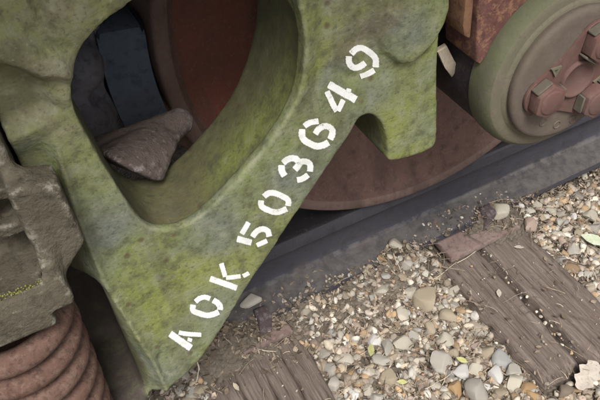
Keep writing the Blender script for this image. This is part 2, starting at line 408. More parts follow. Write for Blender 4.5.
# ------------------------------------------------------------------ rail
def rail_profile():
    return [(-.016, -.0005), (-.040, -.001), (-.048, -.004), (-.0525, -.010), (-.0535, -.034), (-.050, -.038), (-.030, -.046), (-.0265, -.052), (-.0245, -.062),
            (-.0240, -.085), (-.0250, -.112), (-.0285, -.124), (-.036, -.1300), (-.080, -.1480), (-.084, -.1500), (-.085, -.154), (-.085, -.165), (-.082, -.167), (.05, -.167),
            (.053, -.165), (.053, -.154), (.052, -.150), (.004, -.130), (-.0035, -.124), (-.007, -.112), (-.008, -.085), (-.0075, -.062), (-.0055, -.052), (-.002, -.046),
            (.018, -.038), (.0215, -.034), (.0205, -.010), (.016, -.004), (.008, -.001)]
pr = rail_profile(); xs = np.concatenate([[-9], np.linspace(-1, 1.6, 90), [9]]); V = []; Q = []
for i, x in enumerate(xs):
    for j, (y, z) in enumerate(pr):
        V.append((x, y+.0006*math.sin(x*9+j), z+.0008*math.sin(x*7+j*2)))
n = len(pr)
for i in range(len(xs)-1):
    for j in range(n): Q.append((i*n+j, i*n+(j+1) % n, (i+1)*n+(j+1) % n, (i+1)*n+j))
me = mesh('rail', V, Q); me.flip_normals(); me.set_sharp_from_angle(angle=math.radians(35))
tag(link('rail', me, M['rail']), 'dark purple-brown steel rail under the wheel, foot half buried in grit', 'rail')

# ------------------------------------------------------------------ ties
def plank_mesh(name, outline, top, thick, seed, tilt=0.0):
    """a split length of tie: outline (x, y) quad rows given as left/right edge functions; rough weathered top"""
    (xl0, xr0, y0), (xl1, xr1, y1) = outline     # near rail end y1, far (camera side) end y0
    nx, ny = 16, int(abs(y1-y0)/.008)+2
    Q = []
    t = np.linspace(0, 1, ny)[:, None]; u = np.linspace(0, 1, nx)[None, :]; y = y0+(y1-y0)*t
    one = lambda a, k: vnoise(np.stack([np.full(ny, a), y[:, 0], np.full(ny, seed*1.0)], 1), k, seed)[:, None]
    xl = xl0+(xl1-xl0)*t+.0035*one(0., 24)+.0015*one(0., 90); xr = xr0+(xr1-xr0)*t+.0035*one(3., 24)
    x = xl+(xr-xl)*u; yy = y+0*x; e = np.minimum(u, 1-u)*(xr-xl)
    f = lambda a, b, sd: vnoise(np.stack([x*a, yy*b, np.full(x.shape, seed*3.1)], -1), 1, sd)
    z = top+tilt*(u-.5)+.0035*f(40, 2.2, seed)+.0022*f(130, 3.5, seed+5)-.007*np.exp(-(e/.0035)**2)-.008*np.maximum(0, 1-t*ny/2.5)
    yy[0] += .008*vnoise(np.stack([x[0]*60, 0*x[0], 0*x[0]], -1), 1, seed); yy[-1] += .006*vnoise(np.stack([x[0]*60, 0*x[0]+5, 0*x[0]], -1), 1, seed)
    V = [tuple(v) for v in np.stack([x, yy, z], -1).reshape(-1, 3)]
    T = len(V)
    V += [(x, y, top-thick) for x, y, z in V]
    for j in range(ny-1):
        for i in range(nx-1):
            a = j*nx+i; Q.append((a, a+1, a+nx+1, a+nx)); Q.append((T+a, T+a+nx, T+a+nx+1, T+a+1))
    for j in range(ny-1):
        a = j*nx; Q.append((a, a+nx, T+a+nx, T+a)); a += nx-1; Q.append((a, T+a, T+a+nx, a+nx))
    for i in range(nx-1):
        a = i; Q.append((a, T+a, T+a+1, a+1)); a += (ny-1)*nx; Q.append((a, a+1, T+a+1, T+a))
    me = mesh(name, V, Q); me.set_sharp_from_angle(angle=math.radians(50)); return me
tie = empty('railway_tie', (.13, -.2, TIE_Z)); tag(tie, 'weathered grey-brown wooden tie split lengthwise in two, at lower right', 'railway tie')
def plank(parent, outline, top, seed, tilt=0.0, nm='plank'):
    o = link(nm, plank_mesh('plank', outline, top, .15, seed, tilt), M['wood']); o.parent = parent; o.matrix_parent_inverse = Matrix.Translation(-Vector(parent.location)); return o
plank(tie, ((.016, .1085, -.452), (.030, .133, .50)), -.209, 3, .004)
plank(tie, ((.1245, .243, -.456), (.1465, .246, .50)), -.206, 5, -.002)
tie2 = empty('railway_tie', (-.43, -.2, TIE_Z)); tag(tie2, 'brown wooden tie split into four, end-grain worn, below the stencilled frame at bottom', 'railway tie')
plank(tie2, ((-.560, -.4785, -.50), (-.545, -.4765, .50)), -.212, 8)
plank(tie2, ((-.4765, -.4285, -.50), (-.4745, -.4225, .50)), -.206, 9, .003)
plank(tie2, ((-.4255, -.379, -.50), (-.4195, -.373, .50)), -.208, 10)
plank(tie2, ((-.3765, -.331, -.50), (-.3705, -.322, .50)), -.203, 11, -.006)

# ------------------------------------------------------------------ tie plates and spikes
def tie_plate(x0, x1, y0, y1, z, label):
    bm = prism([(x0, z-.018), (x1, z-.018), (x1, z), (x0, z)], y0, y1, .004)
    bmesh.ops.bevel(bm, geom=[e for e in bm.edges if e.calc_length() > .2], offset=.002, segments=1, affect='EDGES')
    return tag(link('tie_plate', bm_mesh('tie_plate', bm, True, 35), M['plate_steel']), label, 'tie plate', 'tie plates under the rail')
M['plate_steel'] = mat_rust('dusty_brown_plate', (.17, .115, .10), (.08, .06, .05), (.24, .18, .16), 14, .3, (.34, .29, .24), bump=.0012)
tie_plate(.040, .225, -.128, .09, -.181, 'brown steel tie plate corner showing on the split tie at right')
tie_plate(-.52, -.335, -.118, .09, -.184, 'dirty tie plate under rail by the four-piece tie')
def spike(x, y, z, rz, label):
    bm = bmesh.new()
    prof = [(-.009, -.05), (.009, -.05), (.009, -.004), (.020, -.001), (.021, .006), (.012, .013), (-.010, .013), (-.016, .008), (-.015, .0)]
    bm = prism(prof, -.013, .013, .003); me = bm_mesh('spike', bm, True, 40)
    o = link('spike', me, M['spike']); o.location = (x, y, z); o.rotation_euler = (.08, .05, rz); return tag(o, label, 'spike', 'rail spikes')
M['spike'] = mat_rust('dark_spike_steel', (.075, .055, .06), (.045, .035, .038), (.12, .09, .09), 25, .2, bump=.0012)
s1 = onZ((485, 208), -.135); spike(s1[0], -.088, -.143, math.pi/2, 'dark rusty spike head at rail foot beside the right tie plate')
s2 = onZ((261, 312), -.135); spike(s2[0], -.088, -.140, math.pi/2, 'dark rusty spike head at rail foot near the stencilled letters')

# ================================================================== WHEELSET
AX = (0, .457)
prof = [(.080, -.122), (.118, -.120), (.126, -.114), (.131, -.10), (.142, -.080), (.165, -.058), (.21, -.042), (.28, -.036), (.35, -.040), (.395, -.052), (.420, -.064), (.430, -.0705),
        (.434, -.0745), (.437, -.0765), (.452, -.0765), (.4555, -.0740), (.457, -.0705), (.458, -.02), (.460, .018), (.466, .026), (.480, .033), (.485, .042), (.483, .052), (.472, .060), (.43, .062), (.40, .045), (.33, .0), (.2, .0), (.14, .05), (.09, .055)]
ws = empty('wheelset', (0, 0, 0)); tag(ws, 'rusty brown steel wheel standing on the rail behind the green frame', 'wheel')
V, Q = lathe(prof, 160, AX); me = mesh('wheel', V, Q); me.set_sharp_from_angle(angle=math.radians(40)); link('wheel', me, M['wheel'], ws)
V, Q = lathe([(.001, -.36), (.068, -.36), (.070, -.2), (.085, -.13), (.09, -.11), (.09, .4), (.083, .75), (.09, 1.1), (.001, 1.1)], 48, AX)
me = mesh('axle', V, Q); me.set_sharp_from_angle(angle=math.radians(40)); link('axle', me, M['wheel'], ws)

# ------------------------------------------------------------------ bearing with end cap
br = empty('roller_bearing', (0, -.25, .457)); tag(br, 'mossy round bearing with three-bolt end cap at upper right', 'bearing')
def put(nm, me, mt, par):
    o = link(nm, me, mt); o.parent = par
    base = par
    while base.parent: base = base.parent
    o.matrix_parent_inverse = Matrix.Translation(-Vector(base.location)) if par is base else Matrix.Identity(4)
    return o
def lath(nm, prof, mt, par, n=128):
    V, Q = lathe(prof, n, AX); me = mesh(nm, V, Q); me.set_sharp_from_angle(angle=math.radians(35)); return put(nm, me, mt, par)
AX = (-.004, .457)
def shift(pr, d): return [(r, y+d) for r, y in pr]
lath('backing_ring', [(.08, -.125), (.108, -.128), (.110, -.150), (.102, -.168), (.08, -.17)], M['barrel'], br)
lath('cup', [(.09, -.165), (.114, -.166), (.1185, -.170), (.1195, -.180), (.1195, -.334), (.112, -.335)], M['barrel'], br)
lath('cup_lip', [(.1185, -.332), (.1217, -.335), (.1222, -.340), (.1217, -.356), (.1195, -.364), (.1165, -.369), (.1145, -.3705)], M['cup_rim'], br)
lath('seal_ring', [(.1145, -.3705), (.1125, -.3718), (.106, -.3726), (.1000, -.3730), (.0978, -.3750), (.096, -.3760), (.06, -.3760)], M['cup'], br)
cap = lath('end_cap', [(.0925, -.374), (.0948, -.381), (.0944, -.3845), (.0925, -.3872), (.0890, -.3885), (.0850, -.3890), (.0808, -.3890), (.0700, -.3890), (.060, -.3895), (.030, -.3895), (.0, -.3895)], M['cap'], br)
def rot2(x, z, a): return (x*math.cos(a)-z*math.sin(a), x*math.sin(a)+z*math.cos(a))
CY = -.390
ctr = np.array(AX)
bp = []
P0 = onY((551, 94), CY-.028); a0 = math.radians(187); bolt_r = .0530
for k in range(3): bp.append((math.cos(a0+k*2*math.pi/3), math.sin(a0+k*2*math.pi/3)))
# locking plate: triangle with rounded corners round each screw and slightly hollow sides
pts = []
for k in range(3):
    ak = a0+k*2*math.pi/3
    for j in range(9):
        t = ak+math.radians(-68+136*j/8)
        pts.append((ctr[0]+bolt_r*math.cos(ak)+.027*math.cos(t), ctr[1]+bolt_r*math.sin(ak)+.027*math.sin(t)))
    am = ak+math.pi/3; pts.append((ctr[0]+.046*math.cos(am), ctr[1]+.046*math.sin(am)))
lp = put('locking_plate', bm_mesh('locking_plate', prism(pts, CY-.0045, CY+.001, .0012, 1), True, 40), M['plate'], cap)
for k, (c, s_) in enumerate(bp):
    cx, cz = AX[0]+bolt_r*c, AX[1]+bolt_r*s_
    hexp = [(cx+.0245*math.cos(a0+.3+k+j*math.pi/3), cz+.0245*math.sin(a0+.3+k+j*math.pi/3)) for j in range(6)]
    bm = prism(hexp, CY-.022, CY-.0047, .0018, 2)
    V, Q = lathe([(.0, CY-.0238), (.0150, CY-.0238), (.0168, CY-.0228), (.0178, CY-.0210)], 40, (cx, cz))
    off = [bm.verts.new(v) for v in V]
    for q in Q:
        f = []
        for i in q:
            if off[i] not in f: f.append(off[i])
        if len(f) > 2: bm.faces.new(f)
    put('cap_screw', bm_mesh('cap_screw', bm, True, 35), M['screw'], cap)
    for sgn in (-1, 1):       # bent-up locking tabs against two flats
        aa = a0+.3+k+(math.pi/6)+(2 if sgn > 0 else 4)*math.pi/3
        dx, dz = math.cos(aa), math.sin(aa); tx, tz = -dz, dx
        q0 = [(cx+dx*r+tx*t, cz+dz*r+tz*t) for r, t in ((.0222, -.012), (.0255, -.012), (.0255, .012), (.0222, .012))]
        put('locking_tab', bm_mesh('locking_tab', prism(q0, CY-.018, CY-.0047, .001, 1), True, 40), M['hexside'], cap)
# centre boss with rim and small raised marks
V, Q = lathe([(.027, CY-.0045), (.0265, CY-.0085), (.0245, CY-.0095), (.0225, CY-.0085), (.021, CY-.0065), (.0, CY-.006)], 64, AX)
put('centre_plug', mesh('centre_plug', V, Q), M['screw'], cap)
def torus(cx, cy, cz, R, r, n=24, m=8, sx=1.0, sz=1.0):
    V = []; Q = []
    for i in range(n):
        a = 2*math.pi*i/n
        for j in range(m):
            b = 2*math.pi*j/m; rr = R+r*math.cos(b); V.append((cx+sx*rr*math.cos(a), cy+r*math.sin(b), cz+sz*rr*math.sin(a)))
    for i in range(n):
        for j in range(m): Q.append((i*m+j, ((i+1) % n)*m+j, ((i+1) % n)*m+(j+1) % m, i*m+(j+1) % m))
    return V, Q
for u in [(531.5, 112), (543, 122), (557, 124.5), (573, 119)]:
    Pm = onY(u, -.389); V, Q = torus(Pm[0], -.3890, Pm[2], .0055, .0012); put('raised_ring', mesh('raised_ring', V, Q), M['cap'], cap)
def tri_mark(u, r, ang):
    Pm = onY(u, CY-.0045); t = [(Pm[0]+r*math.cos(ang+k*2.094), Pm[2]+r*math.sin(ang+k*2.094)) for k in range(3)]
    V = []; Q = []
    ti = [(Pm[0]+(x-Pm[0])*.45, Pm[2]+(z-Pm[2])*.45) for x, z in t]
    for (x, z) in t: V += [(x, CY-.004, z), (x, CY-.0075, z)]
    for (x, z) in ti: V += [(x, CY-.004, z), (x, CY-.0075, z)]
    for k in range(3):
        k2 = (k+1) % 3
        Q += [(2*k, 2*k2, 2*k2+1, 2*k+1), (2*k+1, 2*k2+1, 6+2*k2+1, 6+2*k+1), (6+2*k, 6+2*k+1, 6+2*k2+1, 6+2*k2)]
    return mesh('raised_triangle', V, Q, False)
put('raised_triangle', tri_mark((555, 70), .009, .5), M['cup'], cap)
put('raised_triangle', tri_mark((597, 80), .008, .9), M['cup'], cap)

# ------------------------------------------------------------------ bearing adapter
ad = empty('bearing_adapter', (0, -.25, .6)); tag(ad, 'red-brown iron adapter block saddling the bearing top', 'bearing adapter')
def arch(r, a0_, a1_, n): return [(-.004+r*math.cos(math.radians(a0_+(a1_-a0_)*i/n)), .457+r*math.sin(math.radians(a0_+(a1_-a0_)*i/n))) for i in range(n+1)]
inner = arch(.1240, 161.5, 18.5, 30)
pol = inner+[(.132, .505), (.134, .56), (.136, .640), (-.136, .640), (-.134, .56), (-.1305, .505)]
put('saddle', bm_mesh('saddle', prism(pol, -.350, -.285, .003), True, 35), M['adapter'], ad)
pol2 = arch(.1240, 140, 40, 24)+[(.128, .562), (.138, .640), (-.138, .640), (-.137, .545), (-.128, .533)]
put('saddle_body', bm_mesh('saddle_body', prism(pol2, -.2845, -.17, .003), True, 35), M['adapter'], ad)
pol3 = [(-.150, .640), (-.151, .56), (-.148, .545), (-.138, .537), (-.1375, .640)]
put('side_lug', bm_mesh('side_lug', prism(pol3, -.346, -.296, .003), True, 35), M['orange'], ad)

# ================================================================== SIDE FRAME (cast)
YF = -.35
outer_px = [(151, 400), (166, 390.5), (182, 379), (197, 364), (206, 352), (218, 335), (226, 322), (234, 309.5), (242, 296), (258, 271), (269.5, 255), (278.5, 241), (292, 220), (306, 200), (331.5, 162), (347, 139), (354, 127.5), (358, 119), (364, 115),
            (371, 114), (378, 118), (384, 127), (387, 138), (388, 150), (387, 161), (396, 160.5), (411, 157), (425, 152), (436, 145), (437.5, 130), (437, 95), (437, 60), (440, 25), (443, 0)]
outer = [tuple(p) for p in xz(outer_px, YF)]
outer = [(-.90, .105), (-.70, .105), (-.655, .125)]+outer+[(-.188, .66), (.188, .66), (.188, .40), (.235, .385), (.255, .42), (.262, .66), (.2, .74), (.0, .79), (-.25, .80), (-.90, .80)]
win_px = [(301, 30), (303, 42), (301.5, 60), (299.5, 82), (291, 108), (272, 139), (250, 165), (226, 192), (205, 213), (190, 224), (175, 229.5), (160, 230.5), (148, 227), (138, 218), (125, 199), (110, 175), (95, 150), (82, 126),
          (74, 108), (71.5, 93), (72, 76), (77, 56), (88, 36), (105, 18), (128, 3)]
win = [tuple(p) for p in xz(win_px, YF)]+[(-.485, .728), (-.445, .738), (-.40, .733), (-.372, .708), (-.3605, .67)]
H = .003
X, Y, Z = grid(-.905, .275, -.385, -.125, .09, .815, H)
x2 = X[:, 0, :]; z2 = Z[0, 0, :][None, :]; x2, z2 = np.broadcast_arrays(x2, z2)
d_out = poly_sdf(x2, z2, chaikin(outer, 1)); d_win = poly_sdf(x2, z2, chaikin(win, 2))
D2 = smax(d_out, -d_win, .004)
# front relief
yf = np.full(x2.shape, YF)
rx = np.interp(z2, [.10, .217, .269, .395, .50, .593, .64], [-.611, -.614, -.619, -.632, -.631, -.624, -.612])   # ridge down the column
yf = yf+np.minimum(np.clip((rx-x2)*1.15, 0, .036), .036-.022*sstep(.40, .47, z2))*(1-sstep(.585, .625, z2))*sstep(.10, .2, z2)
yf = yf-.0045*np.exp(-((x2-rx)/.0045)**2)*(1-sstep(.57, .61, z2))
lipd = d_win
yf = yf-.006*np.exp(-(lipd/.013)**2)*sstep(.5, .56, z2)*(x2 > -.45)
boss = poly_sdf(x2, z2, np.array(xz([(350, -80), (450, -80), (445, 0), (440, 18), (430, 37), (409, 58), (396, 62), (380, 50), (355, 10)], YF)))
bx0 = onY((352, 30), YF)[0]; bx1 = onY((415, 30), YF)[0]; yf = yf-.015*(1-sstep(-.006, .003, boss))*sstep(bx0, bx1, x2)
rec = poly_sdf(x2, z2, np.array(xz([(-60, 60), (-10, 55), (25, 68), (48, 82), (55, 100), (66, 112), (20, 134), (-40, 160)], YF)))
yf = yf+.016*(1-sstep(-.014, .005, rec))
rid = poly_sdf(x2, z2, np.array(xz([(-60, 22), (0, 36), (30, 48), (62, 60), (66, 72), (40, 70), (15, 60), (-60, 44)], YF)))
yf = yf-.013*(1-sstep(-.004, .014, rid))
# rounded lumps near the top left
for (u, r, h) in [((20, 2), .035, .006), ((75, 20), .03, .003), ((110, 0), .03, .004)]:
    Pc = onY(u, YF); yf = yf-h*np.exp(-(((x2-Pc[0])**2+(z2-Pc[2])**2)/r**2))
g1 = onY((38, 6), YF); yf = yf+.010*np.exp(-(((x2-g1[0]-(z2-g1[2])*-.1)/.005)**2+((z2-g1[2])/.018)**2))
# a shallow crescent groove near the bottom, flow wrinkle beside the last digit
for seg, dep, wd in ([[(163, 345), (160, 358), (163, 371), (170, 374)], .003, .0035], [[(331, 68), (342, 74), (352, 78)], .0035, .005], [[(325, 0), (321, 30), (320, 55), (316, 85)], .0018, .005]):
    pw = np.array(xz(seg, YF))
    dd = np.full(x2.shape, 9.0)
    for a, b in zip(pw[:-1], pw[1:]):
        e = b-a; t = np.clip(((x2-a[0])*e[0]+(z2-a[1])*e[1])/(e@e), 0, 1); dd = np.minimum(dd, np.hypot(x2-a[0]-t*e[0], z2-a[1]-t*e[1]))
    yf = yf+dep*np.exp(-(dd/wd)**2)
q2 = np.stack([x2, np.zeros_like(x2), z2], -1); yf = yf+.0025*fbm(q2, 9, 2, 40)
# back relief
yb = np.full(x2.shape, -.226)+.024*sstep(.46, .56, z2)
yb = yb+.07*sstep(-.29, -.24, x2)*sstep(.36, .42, z2)
yb = yb+.05*(1-sstep(-.60, -.575, x2))
yb = yb+.055*sstep(.66, .72, z2)
yb = np.where((x2 < -.63) & (z2 < .42), -.165, yb)
yfb = yf[:, None, :]; ybb = yb[:, None, :]
und = .014*sstep(-.340, -.326, Y)*sstep(-.585, -.55, X)      # floor of the opening lies lower than its rim
D3 = smax(d_out[:, None, :]+0*Y, -(d_win[:, None, :]-und), .004)
S = smax(smax(D3, yfb-Y, .0032), Y-ybb, .008)
# hollow behind the front web at the top of the diagonal
hol = smax(smax(np.abs(Y+.300)-.026+0*X, .635-Z+(Y+.30)*.55+0*X+(X+.36)*-.25, .01), np.maximum(X+.27, -.39-X)+0*Y, .01)
S = smax(S, -hol, .006)
# spring seat: open bay left of the foot, floor shelf below it
bay = sbox(X, Y, Z, -1.2, -.6355, -.60, -.205, .150, .405, .022)
S = smax(S, -bay, .010)
opening = sbox(X, Y, Z, -1.2, -.6605, -.60, .10, .395, .735, .008)       # the bolster passes through here
S = smax(S, -opening, .006)
shelf = sbox(X, Y, Z, -1.2, -.640, -.372, -.13, .105, .150, .008)
S = smin(S, shelf, .010)
V, Q = surface_nets(np.broadcast_to(S, np.broadcast_shapes(X.shape, Y.shape, Z.shape)), (-.905, -.385, .09), H)
for _ in range(1):       # a touch of smoothing takes the grid out of the surface
    nb = np.zeros_like(V); c = np.zeros(len(V))
    for a, b in ((0, 1), (1, 2), (2, 3), (3, 0)):
        np.add.at(nb, Q[:, a], V[Q[:, b]]); np.add.at(nb, Q[:, b], V[Q[:, a]]); np.add.at(c, Q[:, a], 1); np.add.at(c, Q[:, b], 1)
    V = V*.6+.4*nb/c[:, None]
N = vnormals(V, Q)
V = V+N*((.0006*fbm(V, 45, 2, 5)+.0005*fbm(V, 130, 2, 6))+.0007*np.maximum(0, fbm(V, 70, 2, 8)-.25)*4*(V[:, 2] > .60))[:, None]
# tint of the casting: where moss, bare grey and brown dirt have settled (read off the photograph, IDW between samples)
GG, YG, BR, BG, OL, TN = (.182, .196, .116), (.215, .232, .066), (.145, .123, .085), (.150, .164, .130), (.080, .074, .040), (.205, .190, .115)
samples = [((30, 15), TN), ((100, 20), TN), ((60, 75), TN), ((20, 95), BR), ((5, 70), BR), ((45, 120), BR), ((45, 160), GG), ((40, 200), BR), ((95, 150), GG), ((110, 200), GG), ((120, 235), BG), ((90, 260), BG), ((150, 260), GG),
           ((150, 300), YG), ((190, 270), YG), ((165, 320), YG), ((130, 310), GG), ((145, 355), BG), ((180, 370), GG), ((215, 300), GG), ((210, 240), BG), ((235, 262), YG), ((250, 215), GG), ((290, 165), BG), ((270, 200), GG), ((300, 140), GG), ((318, 95), GG),
           ((305, 60), YG), ((310, 20), YG), ((335, 20), TN), ((370, 20), BR), ((350, 40), BR), ((340, 72), BG), ((365, 95), BG), ((375, 70), GG), ((400, 30), BG), ((420, 25), GG), ((436, 20), YG), ((418, 50), YG), ((400, 85), YG), ((395, 120), YG), ((425, 75), GG), ((425, 120), GG), ((398, 150), YG), ((375, 95), GG),
           ((240, 240), GG), ((175, 345), GG), ((80, 200), GG), ((70, 140), TN)]
SP = np.array([onY(u, YF) for u, _ in samples]); SC = np.array([c for _, c in samples])
Vj = V+.018*np.stack([fbm(V, 20, 2, 31), 0*V[:, 0], fbm(V, 20, 2, 32)], 1)
wgt = 1/(((Vj[:, None, 0]-SP[None, :, 0])**2+(Vj[:, None, 2]-SP[None, :, 2])**2)+.00015)**2
tint = (wgt[:, :, None]*SC[None]).sum(1)/wgt.sum(1)[:, None]
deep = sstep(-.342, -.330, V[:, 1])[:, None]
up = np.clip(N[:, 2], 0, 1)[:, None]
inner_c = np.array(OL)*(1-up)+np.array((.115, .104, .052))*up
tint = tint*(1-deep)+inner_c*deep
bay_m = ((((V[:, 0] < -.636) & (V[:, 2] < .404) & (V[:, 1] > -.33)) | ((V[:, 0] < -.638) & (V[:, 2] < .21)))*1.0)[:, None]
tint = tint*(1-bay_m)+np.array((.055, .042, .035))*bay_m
mossa = (1-.75*deep)*(1-bay_m)
strip = np.exp(-((V[:, 1:2]+.305)/.030)**2)*sstep(.40, .46, V[:, 2:3])*sstep(-.52, -.44, V[:, 0:1])*up; tint = tint*(1-.8*strip)+np.array((.20, .24, .05))*.8*strip; mossa = np.maximum(mossa, strip)
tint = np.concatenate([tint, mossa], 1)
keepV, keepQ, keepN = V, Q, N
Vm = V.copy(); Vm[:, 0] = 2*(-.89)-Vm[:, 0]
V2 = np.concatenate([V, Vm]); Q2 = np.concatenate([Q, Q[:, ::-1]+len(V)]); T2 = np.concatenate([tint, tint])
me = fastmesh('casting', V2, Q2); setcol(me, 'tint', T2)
sf = empty('truck_side_frame', (-.45, -.30, .11)); tag(sf, 'lichen-green cast iron truck side frame stencilled AOK 503649 in white', 'truck frame')
def under(nm, me, mt, par):
    o = link(nm, me, mt); o.parent = par; o.matrix_parent_inverse = Matrix.Translation(-Vector(par.location)); return o
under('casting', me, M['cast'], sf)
bvh = BVHTree.FromPolygons([tuple(v) for v in V], [tuple(q) for q in Q])

# ------------------------------------------------------------------ stencilled characters, laid on the casting
def stroke_pts(zpts, org, step=.25):
    p = [np.array([org[0]+a/10, org[1]+b/10]) for a, b in zpts]
    if len(p) > 2:                     # smooth bends
        for _ in range(2):
            q = [p[0]]
            for a, b in zip(p[:-1], p[1:]): q += [a*.75+b*.25, a*.25+b*.75]
            q.append(p[-1]); p = q
    out = [p[0]]
    for a, b in zip(p[:-1], p[1:]):
        L = np.linalg.norm(b-a); k = max(1, int(L/.6))
        for i in range(1, k+1): out.append(a+(b-a)*i/k)
    return out
CH = {
 'A': ((155, 315), [([(148, 186), (362, 334)], 68), ([(236, 174), (300, 190), (468, 199)], 44), ([(322, 242), (372, 256)], 36)]),
 'O': ((180, 285), [([(152, 168), (200, 128), (258, 120), (302, 138)], 50), ([(330, 150), (380, 180), (405, 215), (398, 250)], 58), ([(132, 196), (122, 260), (190, 284), (268, 306), (330, 296), (388, 268)], 56)]),
 'K': ((200, 255), [([(98, 236), (372, 332)], 58), ([(212, 82), (236, 160), (252, 222)], 48), ([(258, 228), (340, 222), (408, 212)], 44), ([(428, 214), (492, 178)], 42)]),
 '5': ((225, 215), [([(238, 72), (166, 192)], 50), ([(118, 236), (268, 278)], 62), ([(274, 222), (310, 165), (372, 135), (430, 155), (444, 218)], 58), ([(314, 305), (424, 256)], 48)]),
 '0': ((245, 180), [([(188, 168), (230, 128), (300, 128), (380, 165), (440, 200), (430, 262)], 58), ([(162, 202), (158, 262), (220, 300), (310, 328), (362, 312), (420, 286)], 58)]),
 '3': ((270, 150), [([(128, 132), (175, 90), (242, 76), (296, 118), (282, 160), (246, 198)], 62), ([(300, 118), (360, 110), (408, 145), (398, 218)], 60), ([(116, 150), (112, 206), (148, 262)], 66), ([(268, 302), (322, 294), (382, 246)], 58)]),
 '6': ((290, 115), [([(142, 114), (196, 74), (288, 60)], 58), ([(122, 138), (118, 230), (180, 280), (272, 318), (340, 300), (386, 272)], 66), ([(250, 192), (290, 132), (360, 102), (425, 140), (424, 200), (400, 246)], 62)]),
 '4': ((315, 75), [([(134, 92), (412, 248)], 76), ([(342, 132), (330, 175)], 52), ([(118, 158), (182, 300), (222, 362)], 58), ([(228, 362), (286, 246)], 52)]),
 '9': ((335, 40), [([(160, 140), (212, 84), (272, 74), (345, 122), (412, 178), (406, 276)], 62), ([(138, 158), (136, 235), (190, 284), (250, 268), (304, 226)], 62), ([(252, 366), (322, 342), (396, 300)], 56)]),
}
camv = Vector(CAM.tolist())
ci = 0
for ch, (org, strokes) in CH.items():
    V = []; Q = []; ED = []
    for k_, (zp, wd) in enumerate(strokes):
        pts = stroke_pts(zp, org); n = len(pts); hw = wd/20*1.15; m = 7
        for i in range(n):
            t = pts[min(i+1, n-1)]-pts[max(i-1, 0)]; t = t/(np.linalg.norm(t)+1e-9); nn = np.array([-t[1], t[0]])
            for j in range(m):
                s_ = (j/(m-1)-.5)*2; edge = hw*(1+.05*math.sin(i*1.7+ci*3+s_)+.06*(rnd.random()-.5)*(abs(s_) > .9))
                tp = min(i, n-1-i); u = pts[i]+nn*s_*edge*(.86 if tp == 0 else 1.0)
                d = Vector(ray(u).tolist()).normalized(); hit, nor, _, dist = bvh.ray_cast(camv, d)
                if hit is None: hit = Vector(onY(u, YF).tolist()); nor = Vector((0, -1, 0))
                hit = hit-d*(.0008+.0003*k_); V.append(tuple(hit)); ED.append(0.0 if (abs(s_) > .9 or tp == 0) else 1.0)
        o0 = len(V)-n*m
        for i in range(n-1):
            for j in range(m-1): a = o0+i*m+j; Q.append((a, a+1, a+m+1, a+m))
    ci += 1
    me = mesh('painted_character', V, Q); at_ = me.attributes.new('edge', 'FLOAT', 'POINT'); at_.data.foreach_set('value', ED)
    o = under('painted_character', me, M['paint'], sf); o['label'] = 'white stencilled character ' + ch

# ================================================================== BOLSTER
X, Y, Z = grid(-.895, -.62, -.435, .06, .435, .735, .003)
B = sbox(X, Y, Z, -1.2, -.6635, -.4195, .3, .440, .72, .006)
pl = ((Z-.478)*.045-(Y+.4195)*.120)/math.hypot(.045, .120)          # sloping front shoulder
B = smax(B, pl+0*X, .010)
gp = poly_sdf(*np.broadcast_arrays(X[:, 0, :], Z[:, 0, :] if Z.shape[0] > 1 else Z[0, 0, :][None, :]), np.array([(-.70, .600), (-.660, .600), (-.633, .590), (-.632, .512), (-.655, .487), (-.70, .475)]))
gib = smax(gp[:, None, :], np.abs(Y+.379)-.018+0*X, .006)
B = smin(B, gib, .010)
pk = sbox(X, Y, Z, -1.2, -.679, -.4085, -.305, .461, .95, .010)
B = smax(B, -pk, .008)
relief = sbox(X, Y, Z, -.688, -.60, -.46, -.355, .40, .459, .004); B = smax(B, -relief, .006)
Rc = onY((5, 214), -.345)
rd = np.sqrt((X-Rc[0])**2+(Z-Rc[2])**2); B = smin(B, np.maximum(rd-.030, np.abs(Y+.318)-.027), .008)      # round boss with a hole in the pocket
B = smax(B, -np.maximum(rd-.016, np.abs(Y+.345)-.030), .004)
V, Q = surface_nets(np.broadcast_to(B, np.broadcast_shapes(X.shape, Y.shape, Z.shape)), (-.895, -.435, .435), .003)
N = vnormals(V, Q); V = V+N*(.0014*fbm(V, 40, 3, 15)+.0006*fbm(V, 150, 2, 16))[:, None]
Vm = V.copy(); Vm[:, 0] = 2*(-.89)-Vm[:, 0]
me = fastmesh('bolster', np.concatenate([V, Vm]), np.concatenate([Q, Q[:, ::-1]+len(V)]))
bo = empty('bolster', (-.89, -.3, .447)); tag(bo, 'brown lichen-streaked bolster end with open pocket, resting on the coil spring', 'bolster')
under('casting', me, M['bolster'], bo)
V = []; Q = []
for k in range(1100):      # yellow-green moss crumbs lying in the pocket, thickest along the lip
    t = rnd.random(); x = -.684-.11*rnd.random(); y = -.4065+.035*rnd.random()**2.6; r = .0006+.0014*rnd.random()
    z = .4615+.003*rnd.random()
    b0 = len(V); a = rnd.random()*6
    V += [(x+r*math.cos(a+i*2.1), y+r*math.sin(a+i*2.1), z) for i in range(3)]+[(x, y, z+r*1.3)]
    Q += [(b0, b0+1, b0+3), (b0+1, b0+2, b0+3), (b0+2, b0, b0+3)]
M['moss'] = mat_rust('yellow_green_moss', (.22, .23, .05), (.10, .11, .04), (.30, .30, .09), 60, 0)
o = under('pocket_moss', mesh('pocket_moss', V, Q), M['moss'], bo); o['kind'] = 'stuff'

